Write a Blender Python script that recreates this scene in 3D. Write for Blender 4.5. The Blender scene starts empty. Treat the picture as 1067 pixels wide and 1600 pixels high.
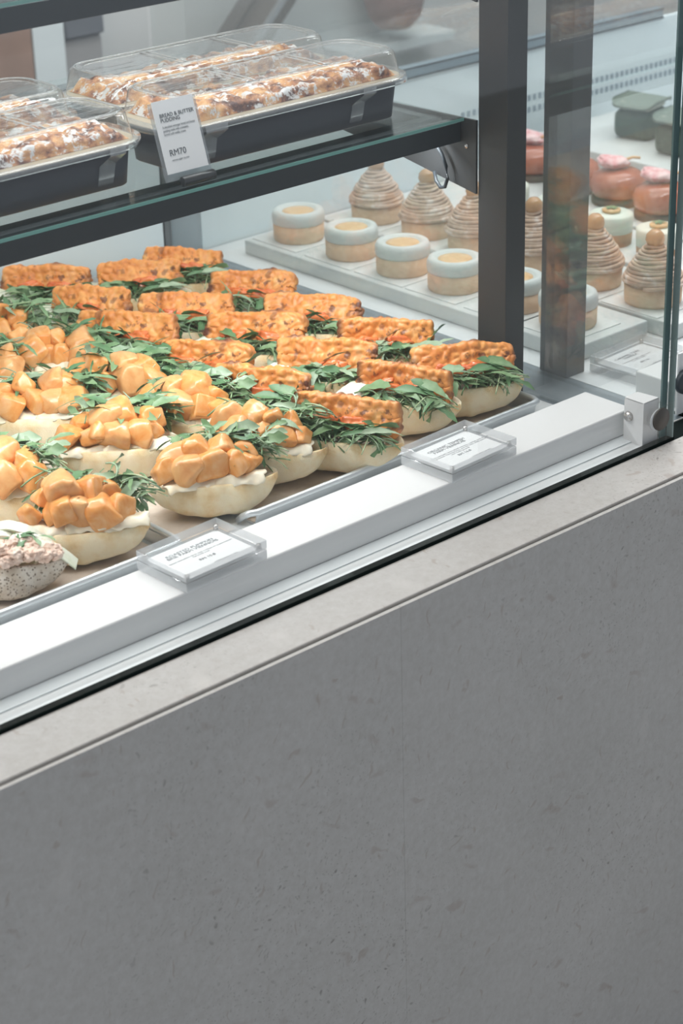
import bpy, bmesh, math, random
from mathutils import Vector, Matrix, noise
from mathutils.geometry import convex_hull_2d
PI = math.pi
S = bpy.context.scene
COL = S.collection
R = math.radians

# ---------------------------------------------------------------- camera
cam_d = bpy.data.cameras.new('camera'); cam = bpy.data.objects.new('camera', cam_d); COL.objects.link(cam); S.camera = cam
CP, CY, CR = 0.44062818, 0.72112248, -0.02896842
fwd = Vector((math.sin(CY)*math.cos(CP), math.cos(CY)*math.cos(CP), -math.sin(CP)))
rgt = Vector((math.cos(CY), -math.sin(CY), 0)); up = rgt.cross(fwd)
r2 = math.cos(CR)*rgt + math.sin(CR)*up; u2 = -math.sin(CR)*rgt + math.cos(CR)*up
mw = Matrix((( r2.x, u2.x, -fwd.x, -1.5853), (r2.y, u2.y, -fwd.y, -1.3157), (r2.z, u2.z, -fwd.z, 0.8430), (0, 0, 0, 1)))
cam.matrix_world = mw
cam_d.sensor_fit = 'VERTICAL'; cam_d.sensor_height = 36.0; cam_d.sensor_width = 24.0
cam_d.lens = 3135.7/1600*36.0
cam_d.clip_start = 0.05; cam_d.clip_end = 50
cam_d.dof.use_dof = True; cam_d.dof.focus_distance = 2.12; cam_d.dof.aperture_fstop = 8.0

# ---------------------------------------------------------------- world, lights, exposure
W = bpy.data.worlds.new('room_light'); S.world = W; W.use_nodes = True
bgn = W.node_tree.nodes['Background']; bgn.inputs[0].default_value = (0.82, 0.905, 1.0, 1); bgn.inputs[1].default_value = 0.66
S.view_settings.view_transform = 'Standard'; S.view_settings.look = 'None'
S.view_settings.exposure = 0.0; S.view_settings.gamma = 1.0; S.view_settings.use_curve_mapping = False
S.cycles.transparent_max_bounces = 32; S.cycles.max_bounces = 12
def area(name, loc, rot, sx, sy, power, col):
    l = bpy.data.lights.new(name, 'AREA'); l.shape = 'RECTANGLE'; l.size = sx; l.size_y = sy; l.energy = power; l.color = col
    o = bpy.data.objects.new(name, l); COL.objects.link(o); o.location = loc; o.rotation_euler = rot; return o
area('ceiling_panel_light', (-0.2, 0.55, 1.85), (0, 0, 0), 3.0, 1.5, 50, (1.0, 0.965, 0.92))
area('ceiling_panel_light', (1.3, 1.2, 1.85), (0, 0, 0), 1.6, 1.2, 34, (0.93, 0.97, 1.0))
area('shelf_led_light', (-0.62, 0.262, 0.262), (R(28), 0, 0), 1.15, 0.012, 3.6, (0.92, 0.97, 1.0))
area('shelf_led_light', (-0.62, 0.262, 0.262), (R(-14), 0, 0), 1.15, 0.012, 0.6, (0.92, 0.97, 1.0))
area('shelf_led_light', (-0.62, 0.262, 0.473), (R(10), 0, 0), 1.15, 0.012, 0.75, (0.95, 0.98, 1.0))  # strip added under the upper shelf to brighten the sign and puddings
area('added_case_fill', (0.75, 0.18, 0.90), (R(33), 0, 0), 1.3, 0.02, 6, (0.92, 0.97, 1.0))  # added fill without a fixture, brightens the dessert case and its back wall

# ---------------------------------------------------------------- materials
MATS = {}
def mat(name, col, rough=0.5, metal=0.0, spec=0.5, sss=0.0, **k):
    if name in MATS: return MATS[name]
    m = bpy.data.materials.new(name); m.use_nodes = True; b = m.node_tree.nodes['Principled BSDF']
    b.inputs['Base Color'].default_value = (*col, 1); b.inputs['Roughness'].default_value = rough; b.inputs['Metallic'].default_value = metal
    b.inputs['Specular IOR Level'].default_value = spec
    if sss:
        b.inputs['Subsurface Weight'].default_value = sss; b.inputs['Subsurface Radius'].default_value = (0.008, 0.004, 0.002); b.inputs['Subsurface Scale'].default_value = 1.0
    MATS[name] = m; return m
def nn(m, t, **k):
    n = m.node_tree.nodes.new(t)
    for a, b in k.items():
        if a in n.inputs: n.inputs[a].default_value = b
        else: setattr(n, a, b)
    return n
def lk(m, a, b): m.node_tree.links.new(a, b)
def bsdf(m): return m.node_tree.nodes['Principled BSDF']
def coords(m, scale=(1, 1, 1), rot=(0, 0, 0), kind='Object'):
    t = nn(m, 'ShaderNodeTexCoord'); p = nn(m, 'ShaderNodeMapping'); p.inputs['Scale'].default_value = scale; p.inputs['Rotation'].default_value = rot
    lk(m, t.outputs[kind], p.inputs['Vector']); return p.outputs[0]
def ramp(m, src, stops, inter='LINEAR'):
    r = nn(m, 'ShaderNodeValToRGB'); r.color_ramp.interpolation = inter; e = r.color_ramp.elements
    while len(e) > 1: e.remove(e[-1])
    e[0].position = stops[0][0]; e[0].color = (*stops[0][1], 1)
    for p, c in stops[1:]:
        q = e.new(p); q.color = (*c, 1)
    lk(m, src, r.inputs[0]); return r.outputs[0]
def noise_tex(m, vec, scale, detail=4, rough=0.6, dist=0.0):
    n = nn(m, 'ShaderNodeTexNoise'); n.inputs['Scale'].default_value = scale; n.inputs['Detail'].default_value = detail
    n.inputs['Roughness'].default_value = rough; n.inputs['Distortion'].default_value = dist; lk(m, vec, n.inputs['Vector']); return n.outputs[0]
def mix(m, fac, a, b, mode='MIX'):
    n = nn(m, 'ShaderNodeMixRGB'); n.blend_type = mode
    for s, v in ((0, fac), (1, a), (2, b)):
        if isinstance(v, (int, float)): n.inputs[s].default_value = v
        elif isinstance(v, tuple): n.inputs[s].default_value = (*v, 1)
        else: lk(m, v, n.inputs[s])
    return n.outputs[0]
def bump(m, h, strength=0.3, dist=0.001):
    n = nn(m, 'ShaderNodeBump'); n.inputs['Strength'].default_value = strength; n.inputs['Distance'].default_value = dist
    lk(m, h, n.inputs['Height']); lk(m, n.outputs[0], bsdf(m).inputs['Normal'])
BW = ((0, (0, 0, 0)), (1, (1, 1, 1)))
def g3(a): return (a, a, a)

def stone(name, base, lo):
    m = mat(name, base, 0.42, spec=0.4); v = coords(m)
    n1 = noise_tex(m, v, 6, 6, 0.65); c = ramp(m, n1, ((0.3, lo), (0.68, base)))
    n2 = noise_tex(m, v, 110, 5, 0.75); c = mix(m, 0.45, c, ramp(m, n2, ((0.3, g3(0.40)), (0.7, g3(0.62)))), 'OVERLAY')
    n3 = noise_tex(m, v, 3.5, 3, 0.5); area_m = ramp(m, n3, ((0.40, g3(0.0)), (0.60, g3(1))))
    hi = tuple(min(1, q*1.10) for q in base)
    # small pits and brown shell flecks, each kind with its own slant, size and rarity
    for sc, ro, thr, colr, amt, st_, mk, am in ((230, 0.4, 0.20, (0.32, 0.295, 0.27), 0.6, (1.3, 1, 1), 0.50, 1), (95, 0.9, 0.13, (0.20, 0.17, 0.15), 0.7, (1, 1, 1), 0.68, 1), (34, 0.25, 0.115, (0.42, 0.34, 0.29), 0.55, (3.4, 1, 0.8), 0.66, 0), (27, -0.6, 0.10, (0.44, 0.385, 0.35), 0.5, (4.2, 1, 0.8), 0.68, 0), (40, 1.35, 0.13, (0.40, 0.31, 0.26), 0.55, (2.2, 1, 0.9), 0.72, 0), (13, -1.2, 0.09, (0.42, 0.34, 0.30), 0.5, (3.0, 1, 0.9), 0.60, 0), (17, 0.2, 0.20, hi, 0.8, (1.5, 1, 0.9), 0.60, 0)):
        t = nn(m, 'ShaderNodeTexCoord'); d = nn(m, 'ShaderNodeTexNoise'); d.inputs['Scale'].default_value = 22; d.inputs['Detail'].default_value = 3; lk(m, t.outputs['Object'], d.inputs['Vector'])
        sc2 = nn(m, 'ShaderNodeVectorMath', operation='SCALE'); lk(m, d.outputs[1], sc2.inputs[0]); sc2.inputs['Scale'].default_value = 0.05
        w = nn(m, 'ShaderNodeVectorMath', operation='ADD'); lk(m, t.outputs['Object'], w.inputs[0]); lk(m, sc2.outputs[0], w.inputs[1])
        p = nn(m, 'ShaderNodeMapping'); p.vector_type = 'TEXTURE'; p.inputs['Rotation'].default_value = (0, ro, 0); p.inputs['Scale'].default_value = (1/st_[0], 1, 1/st_[2]); lk(m, w.outputs[0], p.inputs['Vector'])
        vo = nn(m, 'ShaderNodeTexVoronoi'); vo.inputs['Scale'].default_value = sc; lk(m, p.outputs[0], vo.inputs['Vector'])
        a = ramp(m, vo.outputs['Distance'], ((0, g3(1)), (thr, g3(0.85)), (thr*1.9, g3(0))))
        cmask = ramp(m, vo.outputs['Color'], ((mk, g3(0)), (mk + 0.12, g3(1))))
        f = mix(m, 1.0, a, cmask, 'MULTIPLY'); f = mix(m, 1.0, f, g3(amt), 'MULTIPLY')
        if am: f = mix(m, 1.0, f, area_m, 'MULTIPLY')
        c = mix(m, f, c, colr)
    lk(m, c, bsdf(m).inputs['Base Color']); bump(m, n2, 0.05, 0.0006); return m
M_stone = stone('limestone', (0.60, 0.565, 0.535), (0.545, 0.515, 0.485))
M_white = mat('white_powder_coat', (0.725, 0.725, 0.722), 0.35)
M_deck = mat('white_deck', (0.70, 0.725, 0.735), 0.3)
M_wall = mat('white_lit_panel', (0.68, 0.77, 0.80), 0.5)
M_black = mat('black_powder_coat', (0.035, 0.042, 0.048), 0.42)  # black lifted towards teal, so the hazy veil is in the colour
M_post = mat('black_post', (0.040, 0.042, 0.044), 0.4)
M_gask = mat('black_silicone', (0.004, 0.009, 0.008), 0.8, spec=0.1)
M_steel = mat('brushed_steel', (0.20, 0.235, 0.26), 0.4, 0.3)
M_gpanel = mat('grey_panel', (0.22, 0.27, 0.30), 0.5)
M_alu = mat('aluminium_tray', (0.62, 0.65, 0.67), 0.3, 0.55)
M_cap = mat('bronze_cap', (0.085, 0.075, 0.066), 0.45, 0.4)
M_capd = mat('dark_cap', (0.03, 0.04, 0.05), 0.45)
M_screw = mat('screw_metal', (0.6, 0.58, 0.56), 0.25, 0.8)
M_paper = mat('white_card', (0.86, 0.865, 0.865), 0.6)
M_ink = mat('grey_ink', (0.10, 0.11, 0.12), 0.7)
M_ink2 = mat('light_ink', (0.40, 0.41, 0.42), 0.7)
M_gedge = mat('green_glass_edge', (0.20, 0.42, 0.38), 0.15)
M_sedge = mat('dark_green_glass_edge', (0.09, 0.165, 0.165), 0.15)
M_fedge = mat('pale_green_glass_edge', (0.25, 0.33, 0.32), 0.15)

def glassmat(name, tint, refl=1.0, rough=0.0, haze=0.0):
    m = bpy.data.materials.new(name); m.use_nodes = True; nt = m.node_tree; nt.nodes.clear()
    out = nn(m, 'ShaderNodeOutputMaterial'); tr = nn(m, 'ShaderNodeBsdfTransparent'); tr.inputs[0].default_value = (*tint, 1)
    gl = nn(m, 'ShaderNodeBsdfGlossy'); gl.inputs['Roughness'].default_value = rough
    lw = nn(m, 'ShaderNodeLayerWeight'); lw.inputs[0].default_value = 0.5
    pw = nn(m, 'ShaderNodeMath', operation='POWER'); pw.inputs[1].default_value = 5; lk(m, lw.outputs['Facing'], pw.inputs[0])
    ma = nn(m, 'ShaderNodeMath', operation='MULTIPLY_ADD'); ma.inputs[1].default_value = 0.9*refl; ma.inputs[2].default_value = 0.04*refl; lk(m, pw.outputs[0], ma.inputs[0])
    mx = nn(m, 'ShaderNodeMixShader'); lk(m, ma.outputs[0], mx.inputs[0]); lk(m, gl.outputs[0], mx.inputs[2])
    if haze:
        df = nn(m, 'ShaderNodeBsdfDiffuse'); df.inputs[0].default_value = (0.85, 0.87, 0.88, 1); m2 = nn(m, 'ShaderNodeMixShader')
        m2.inputs[0].default_value = haze; lk(m, tr.outputs[0], m2.inputs[1]); lk(m, df.outputs[0], m2.inputs[2]); lk(m, m2.outputs[0], mx.inputs[1])
    else: lk(m, tr.outputs[0], mx.inputs[1])
    lk(m, mx.outputs[0], out.inputs[0]); return m
M_glass = glassmat('clear_glass', (0.985, 0.985, 0.983), 1.0)
M_sglass = glassmat('side_glass', (0.965, 0.98, 0.975), 2.0, haze=0.035)
M_shelfg = glassmat('shelf_glass', (0.93, 0.96, 0.95), 1.0)
M_pet = glassmat('clear_plastic', (0.99, 0.99, 0.99), 1.7, 0.06, haze=0.025)
_b = M_pet.node_tree.nodes.new('ShaderNodeBump'); _b.inputs['Strength'].default_value = 0.6; _b.inputs['Distance'].default_value = 0.002
_v = coords(M_pet, (1, 3.0, 1)); _n = noise_tex(M_pet, _v, 22, 3, 0.5, 0.5); lk(M_pet, _n, _b.inputs['Height']); lk(M_pet, _b.outputs[0], [q for q in M_pet.node_tree.nodes if q.type == 'BSDF_GLOSSY'][0].inputs['Normal'])
M_petrim = glassmat('clear_plastic_rim', (0.96, 0.96, 0.96), 2.4, 0.08, haze=0.22)
M_tape = glassmat('clear_tape', (0.9, 0.9, 0.9), 2.0, 0.15, haze=0.13)
M_acr = glassmat('clear_acrylic', (0.992, 0.994, 0.996), 0.9, 0.02, haze=0.03)
M_acrb = glassmat('clear_acrylic_base', (0.93, 0.935, 0.94), 1.4, 0.02, haze=0.12)
M_acrs = glassmat('milky_acrylic', (0.92, 0.92, 0.93), 0.8, 0.1, haze=0.5)  # milky diffuse share stands in for light scattered in the block sides

M_kraft = mat('brown_baking_paper', (0.52, 0.42, 0.335), 0.35)
_v = coords(M_kraft); _n = noise_tex(M_kraft, _v, 35, 4, 0.6, 0.8)
lk(M_kraft, ramp(M_kraft, _n, ((0.35, (0.53, 0.44, 0.36)), (0.62, (0.66, 0.57, 0.49)))), bsdf(M_kraft).inputs['Base Color']); bump(M_kraft, _n, 0.3, 0.002)

def food(name, stops, scale, detail=5, rough=0.5, bs=0.3, bd=0.001, spec=0.5, sss=0.0, dist=0.0):
    m = mat(name, stops[0][1], rough, spec=spec, sss=sss); v = coords(m); n = noise_tex(m, v, scale, detail, 0.6, dist)
    lk(m, ramp(m, n, stops), bsdf(m).inputs['Base Color']); bump(m, n, bs, bd); return m
M_bun = food('pale_bun_crust', ((0.30, (0.72, 0.48, 0.23)), (0.44, (0.84, 0.66, 0.40)), (0.60, (0.89, 0.77, 0.55))), 38, 4, 0.75, 0.15, 0.001, 0.2, 0.15)
_v = coords(M_bun); _f = noise_tex(M_bun, _v, 900, 2, 0.5); bump(M_bun, _f, 0.6, 0.0008)
M_crumb = food('bun_crumb', ((0.35, (0.74, 0.63, 0.45)), (0.65, (0.84, 0.77, 0.62))), 120, 4, 0.8, 0.4, 0.001, 0.1, 0.1)
M_seedbun = food('seeded_bun', ((0.40, (0.62, 0.52, 0.41)), (0.6, (0.76, 0.69, 0.60))), 60, 4, 0.85, 0.3, 0.001, 0.15)
_v = coords(M_seedbun); _f = nn(M_seedbun, 'ShaderNodeTexVoronoi'); _f.inputs['Scale'].default_value = 420; lk(M_seedbun, _v, _f.inputs['Vector'])
_c = ramp(M_seedbun, _f.outputs['Color'], ((0.45, g3(0)), (0.55, g3(1)))); _d = ramp(M_seedbun, _f.outputs['Distance'], ((0.25, g3(1)), (0.5, g3(0))))
_k = mix(M_seedbun, 1.0, _c, _d, 'MULTIPLY'); _old = bsdf(M_seedbun).inputs['Base Color'].links[0].from_socket
lk(M_seedbun, mix(M_seedbun, _k, _old, (0.25, 0.19, 0.14)), bsdf(M_seedbun).inputs['Base Color'])
M_bean = mat('tempeh_orange', (0.72, 0.29, 0.07), 0.38, spec=0.5, sss=0.12)
_v = coords(M_bean); _n = noise_tex(M_bean, _v, 45, 5, 0.65, 0.4)
_c = ramp(M_bean, _n, ((0.28, (0.52, 0.15, 0.03)), (0.42, (0.74, 0.28, 0.065)), (0.58, (0.84, 0.385, 0.115)), (0.75, (0.88, 0.53, 0.24))))
_vo = nn(M_bean, 'ShaderNodeTexVoronoi'); _vo.inputs['Scale'].default_value = 95; lk(M_bean, _v, _vo.inputs['Vector'])
_c = mix(M_bean, 0.35, _c, ramp(M_bean, _vo.outputs['Distance'], ((0.1, (0.62, 0.60, 0.55)), (0.6, (0.36, 0.33, 0.30)))), 'OVERLAY')
_b = noise_tex(M_bean, _v, 70, 3, 0.6); _k = ramp(M_bean, _b, ((0.60, g3(0)), (0.67, g3(0.85)))); _c = mix(M_bean, _k, _c, (0.16, 0.055, 0.03))
_at = nn(M_bean, 'ShaderNodeAttribute'); _at.attribute_name = 'char'; _c = mix(M_bean, _at.outputs['Fac'], _c, (0.14, 0.05, 0.03))
lk(M_bean, _c, bsdf(M_bean).inputs['Base Color']); bump(M_bean, _b, 0.35, 0.0015)
M_tomato = food('roasted_tomato_skin', ((0.3, (0.60, 0.10, 0.03)), (0.6, (0.80, 0.22, 0.06)), (0.8, (0.85, 0.36, 0.14))), 60, 4, 0.22, 0.5, 0.002, 0.6)
M_pump = food('pumpkin_flesh', ((0.30, (0.68, 0.24, 0.05)), (0.5, (0.75, 0.345, 0.11)), (0.70, (0.79, 0.46, 0.23))), 60, 5, 0.24, 0.35, 0.0015, 0.5, 0.15, 0.5)
M_pump2 = food('pumpkin_skin_side', ((0.30, (0.64, 0.26, 0.08)), (0.6, (0.76, 0.41, 0.17))), 50, 5, 0.25, 0.35, 0.0015, 0.5, 0.1, 0.5)
M_brie = food('brie', ((0.3, (0.80, 0.66, 0.45)), (0.6, (0.85, 0.76, 0.60))), 50, 4, 0.45, 0.2, 0.001, 0.4, 0.1)
def leafm(name, a, b):
    m = food(name, ((0.3, a), (0.65, b)), 60, 3, 0.42, 0.2, 0.0008, 0.5); return m
M_leaf = [leafm('rocket_leaf_mid', (0.125, 0.225, 0.095), (0.235, 0.35, 0.18)), leafm('rocket_leaf_dark', (0.065, 0.15, 0.06), (0.125, 0.24, 0.105)), leafm('rocket_leaf_pale', (0.22, 0.31, 0.18), (0.34, 0.43, 0.29)), leafm('rocket_stem', (0.30, 0.40, 0.20), (0.46, 0.53, 0.32))]
M_pud = food('bread_pudding_crust', ((0.38, (0.12, 0.055, 0.045)), (0.46, (0.42, 0.19, 0.10)), (0.57, (0.70, 0.38, 0.17)), (0.72, (0.80, 0.58, 0.36))), 42, 4, 0.4, 0.6, 0.003, 0.4, 0, 0.4)
_v = coords(M_pud); _s = noise_tex(M_pud, _v, 62, 8, 0.75, 0.1); _k = ramp(M_pud, _s, ((0.515, g3(0)), (0.56, g3(1)))); _old = bsdf(M_pud).inputs['Base Color'].links[0].from_socket
lk(M_pud, mix(M_pud, _k, _old, (0.78, 0.78, 0.78)), bsdf(M_pud).inputs['Base Color'])
M_gold = mat('gold_card_rim', (0.52, 0.45, 0.34), 0.4, 0.1)
M_pan = mat('black_card_pan', (0.018, 0.022, 0.032), 0.5)
M_shell = food('tart_shell', ((0.3, (0.60, 0.41, 0.27)), (0.7, (0.70, 0.52, 0.37))), 90, 4, 0.7, 0.4, 0.001, 0.2)
M_mer = mat('white_icing', (0.57, 0.61, 0.595), 0.5)
M_car = food('caramel_disc', ((0.3, (0.66, 0.38, 0.16)), (0.7, (0.76, 0.52, 0.28))), 80, 3, 0.3, 0.2, 0.001)
M_mont = food('chestnut_cream', ((0.3, (0.40, 0.29, 0.215)), (0.55, (0.54, 0.41, 0.32)), (0.72, (0.74, 0.68, 0.64))), 60, 3, 0.7, 0.4, 0.001, 0.2, 0, 0.3)
M_nut = mat('glazed_chestnut', (0.46, 0.27, 0.14), 0.15)
M_red = food('red_glaze', ((0.3, (0.33, 0.09, 0.05)), (0.7, (0.46, 0.16, 0.09))), 25, 3, 0.12, 0.1, 0.001, 0.6)
M_dark = mat('chocolate_base', (0.10, 0.075, 0.06), 0.8)
M_petal = food('sugared_pink_petal', ((0.3, (0.62, 0.20, 0.22)), (0.6, (0.80, 0.58, 0.58))), 80, 3, 0.6, 0.3, 0.001)
M_green = food('green_sponge', ((0.3, (0.03, 0.055, 0.037)), (0.7, (0.08, 0.12, 0.09))), 140, 4, 0.85, 0.5, 0.001, 0.1)
M_green2 = mat('pale_green_icing', (0.14, 0.18, 0.15), 0.6)
M_cream = mat('cream_layer', (0.66, 0.70, 0.62), 0.4)
M_brown = food('brownie_layer', ((0.3, (0.30, 0.14, 0.07)), (0.7, (0.46, 0.26, 0.15))), 60, 4, 0.6, 0.3, 0.001)
M_melm = mat('white_melamine', (0.58, 0.61, 0.605), 0.45)
M_pad = mat('white_paper_pad', (0.66, 0.68, 0.675), 0.6)
M_tuna = food('pink_flaked_fish', ((0.3, (0.70, 0.46, 0.34)), (0.65, (0.86, 0.70, 0.60))), 90, 5, 0.55, 0.8, 0.003, 0.3)
M_cuke = food('pale_cucumber', ((0.3, (0.66, 0.68, 0.50)), (0.65, (0.80, 0.80, 0.68))), 70, 4, 0.35, 0.3, 0.001, 0.5, 0.1)
M_kwall = food('kitchen_wall_paint', ((0.3, (0.44, 0.475, 0.48)), (0.7, (0.54, 0.55, 0.54))), 2.0, 2, 0.6, 0.0, 0.001)
M_wood = food('brown_crate_wood', ((0.3, (0.20, 0.13, 0.10)), (0.7, (0.32, 0.21, 0.16))), 6, 3, 0.6, 0.1, 0.001)
M_kdark = mat('dark_grey_cabinet', (0.10, 0.11, 0.125), 0.5)
M_kwhite = mat('pale_column_paint', (0.60, 0.66, 0.67), 0.5)
M_kframe = mat('dark_board', (0.10, 0.09, 0.085), 0.5)
M_kbask = food('red_brown_basket', ((0.3, (0.20, 0.11, 0.10)), (0.7, (0.32, 0.20, 0.18))), 12, 3, 0.7, 0.2, 0.001)
M_floor = mat('grey_floor', (0.32, 0.32, 0.31), 0.5)
M_rail = mat('grey_blue_rail', (0.22, 0.29, 0.335), 0.45, 0.2)
M_vent = mat('vent_shadow', (0.30, 0.37, 0.42), 0.7)
M_led = bpy.data.materials.new('led_diffuser'); M_led.use_nodes = True
bsdf(M_led).inputs['Emission Color'].default_value = (0.92, 0.97, 1, 1); bsdf(M_led).inputs['Emission Strength'].default_value = 2.0

# ---------------------------------------------------------------- helpers
def link(name, me, m, parent=None, loc=(0, 0, 0), rot=(0, 0, 0), smooth=None):
    o = bpy.data.objects.new(name, me); COL.objects.link(o); o.location = loc; o.rotation_euler = rot
    if m is not None:
        for q in (m if isinstance(m, (list, tuple)) else [m]): me.materials.append(q)
    if parent: o.parent = parent
    if smooth: me.polygons.foreach_set('use_smooth', [True]*len(me.polygons))
    return o
def bm_mesh(bm, name='m'):
    me = bpy.data.meshes.new(name); bmesh.ops.recalc_face_normals(bm, faces=bm.faces); bm.to_mesh(me); bm.free(); return me
def add_box(bm, x0, x1, y0, y1, z0, z1, bev=0.0, seg=2):
    b = bmesh.new(); bmesh.ops.create_cube(b, size=1)
    for v in b.verts: v.co = Vector((x0 + (v.co.x+.5)*(x1-x0), y0 + (v.co.y+.5)*(y1-y0), z0 + (v.co.z+.5)*(z1-z0)))
    if bev: bmesh.ops.bevel(b, geom=list(b.edges), offset=bev, segments=seg, profile=0.5, affect='EDGES')
    me = bpy.data.meshes.new('t'); b.to_mesh(me); b.free(); bm.from_mesh(me); bpy.data.meshes.remove(me)
def box(name, m, x0, x1, y0, y1, z0, z1, parent=None, bev=0.0, seg=2):
    bm = bmesh.new(); add_box(bm, x0, x1, y0, y1, z0, z1, bev, seg); return link(name, bm_mesh(bm, name), m, parent)
def poly_prism(name, m, pts, axis, a, b, parent=None, bev=0.0):
    # pts in the plane perpendicular to axis, extruded from a to b
    bm = bmesh.new()
    def P(p, t): return {'X': (t, p[0], p[1]), 'Y': (p[0], t, p[1]), 'Z': (p[0], p[1], t)}[axis]
    v0 = [bm.verts.new(P(p, a)) for p in pts]; v1 = [bm.verts.new(P(p, b)) for p in pts]; n = len(pts)
    bm.faces.new(v0); bm.faces.new(v1[::-1])
    for i in range(n): bm.faces.new((v0[i], v0[(i+1) % n], v1[(i+1) % n], v1[i]))
    if bev:
        bmesh.ops.recalc_face_normals(bm, faces=bm.faces); bmesh.ops.bevel(bm, geom=list(bm.edges), offset=bev, segments=2, profile=0.5, affect='EDGES')
    return link(name, bm_mesh(bm, name), m, parent)
def add_lathe(bm, prof, n=32, c=(0, 0, 0), wob=0.0, seed=0, mi=0):
    rings = []
    for r, z in prof:
        if r < 1e-6: rings.append([bm.verts.new((c[0], c[1], c[2]+z))]); continue
        rings.append([bm.verts.new((c[0]+r*(1+wob*noise.noise((math.cos(2*PI*i/n)*2+seed, math.sin(2*PI*i/n)*2, z*40)))*math.cos(2*PI*i/n), c[1]+r*(1+wob*noise.noise((math.cos(2*PI*i/n)*2+seed, math.sin(2*PI*i/n)*2, z*40)))*math.sin(2*PI*i/n), c[2]+z)) for i in range(n)])
    for A, B in zip(rings, rings[1:]):
        for i in range(n):
            j = (i+1) % n
            if len(A) == 1 and len(B) == 1: continue
            if len(A) == 1: f = bm.faces.new((A[0], B[i], B[j]))
            elif len(B) == 1: f = bm.faces.new((A[i], A[j], B[0]))
            else: f = bm.faces.new((A[i], A[j], B[j], B[i]))
            f.material_index = mi; f.smooth = True
def lathe(name, m, prof, parent=None, loc=(0, 0, 0), n=32, wob=0.0, seed=0):
    bm = bmesh.new(); add_lathe(bm, prof, n, (0, 0, 0), wob, seed); return link(name, bm_mesh(bm, name), m, parent, loc)
def add_tube(bm, pts, rad, n=8, mi=0, closed=False):
    pts = [Vector(p) for p in pts]; N = len(pts); rings = []
    rads = rad if isinstance(rad, (list, tuple)) else [rad]*N
    for i, p in enumerate(pts):
        a = pts[(i-1) % N] if (closed or i > 0) else p; b = pts[(i+1) % N] if (closed or i < N-1) else p
        t = (b-a).normalized(); s = t.cross(Vector((0, 0, 1)))
        if s.length < 1e-3: s = t.cross(Vector((0, 1, 0)))
        s.normalize(); u = s.cross(t)
        rings.append([bm.verts.new(p + rads[i]*(math.cos(2*PI*k/n)*s + math.sin(2*PI*k/n)*u)) for k in range(n)])
    rng = range(N) if closed else range(N-1)
    for i in rng:
        A, B = rings[i], rings[(i+1) % N]
        for k in range(n):
            f = bm.faces.new((A[k], A[(k+1) % n], B[(k+1) % n], B[k])); f.smooth = True; f.material_index = mi
    if not closed:
        bm.faces.new(rings[0][::-1]).material_index = mi; bm.faces.new(rings[-1]).material_index = mi
def tube(name, m, pts, rad, parent=None, n=8, closed=False):
    bm = bmesh.new(); add_tube(bm, pts, rad, n, 0, closed); return link(name, bm_mesh(bm, name), m, parent)
def empty(name, label, cat, loc=(0, 0, 0), rz=0.0, group=None):
    o = bpy.data.objects.new(name, None); COL.objects.link(o); o.location = loc; o.rotation_euler = (0, 0, rz); o.empty_display_size = 0.02
    o['label'] = label; o['category'] = cat
    if group: o['group'] = group
    return o
def tag(o, label, cat, group=None):
    o['label'] = label; o['category'] = cat
    if group: o['group'] = group
    return o
def st(o): o['kind'] = 'structure'; return o
def children(o): return [c for c in COL.objects if c.parent == o]
KIDS = {}
def copy_tree(o, loc=None, rz=None, label=None, parent=None):
    c = o.copy(); COL.objects.link(c)
    if parent is not None: c.parent = parent
    if loc is not None: c.location = loc
    if rz is not None: c.rotation_euler = (0, 0, rz)
    if label: c['label'] = label
    for ch in children(o): copy_tree(ch, parent=c)
    return c
def text(name, body, size, m, parent, loc, rot, align='LEFT', bold=0.0, sx=1.0, spacing=1.0):
    cu = bpy.data.curves.new(name, 'FONT'); cu.body = body; cu.size = size; cu.align_x = align; cu.extrude = 0.0001; cu.offset = bold; cu.space_line = spacing
    to = bpy.data.objects.new('tmp', cu); COL.objects.link(to); bpy.context.view_layer.update()
    me = bpy.data.meshes.new_from_object(to.evaluated_get(bpy.context.evaluated_depsgraph_get())); bpy.data.objects.remove(to)
    me.materials.clear(); o = link(name, me, m, parent, loc, rot); o.scale = (sx, 1, 1); return o

# ---------------------------------------------------------------- the setting
st(box('floor', M_floor, -4.5, 4.5, -3.5, 2.00, -0.84, -0.80))
st(box('wall_back', M_kwall, -4.5, 4.5, 2.00, 2.02, -0.80, 1.95))
st(box('ceiling', mat('ceiling_paint', (0.6, 0.6, 0.6), 0.8), -4.5, 4.5, -3.5, 2.02, 1.95, 2.0))
c = st(box('trim_1', M_kwhite, 0.505, 0.575, 1.90, 2.00, -0.80, 1.95))
o = box('wooden_crate_panel', M_wood, 0.33, 0.503, 1.90, 1.998, -0.60, 0.12, None, 0.004); tag(o, 'blurred brown wooden panel standing left of the pale column behind the case', 'panel')
e = empty('storage_cabinet', 'blurred dark grey cabinet against the kitchen wall right of the pale column', 'cabinet', (0.624, 1.94, -0.8))
box('body', mat('grey_cabinet_body', (0.27, 0.27, 0.27), 0.6), -0.045, 0.045, -0.03, 0.058, 0.0, 0.835, e, 0.004)
box('upper_door', M_kdark, -0.045, 0.045, -0.04, -0.0305, 0.84, 0.94, e, 0.003); box('upper_body', M_kdark, -0.045, 0.045, -0.03, 0.058, 0.836, 0.96, e, 0.003)
e = empty('diagonal_frame_stand_in', 'stand-in board for a dark diagonal frame behind the rear pudding', 'board', (0.945, 1.866, -0.80))  # board stands in for diagonal dark strips of unclear origin
def slab_lean(name, m, x0, x1, y0, y1, z0, z1): return poly_prism(name, m, [(x0, z0), (x1, z0), (x1+0.94, z1), (x0+0.94, z1)], 'Y', y0, y1, e)
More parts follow.
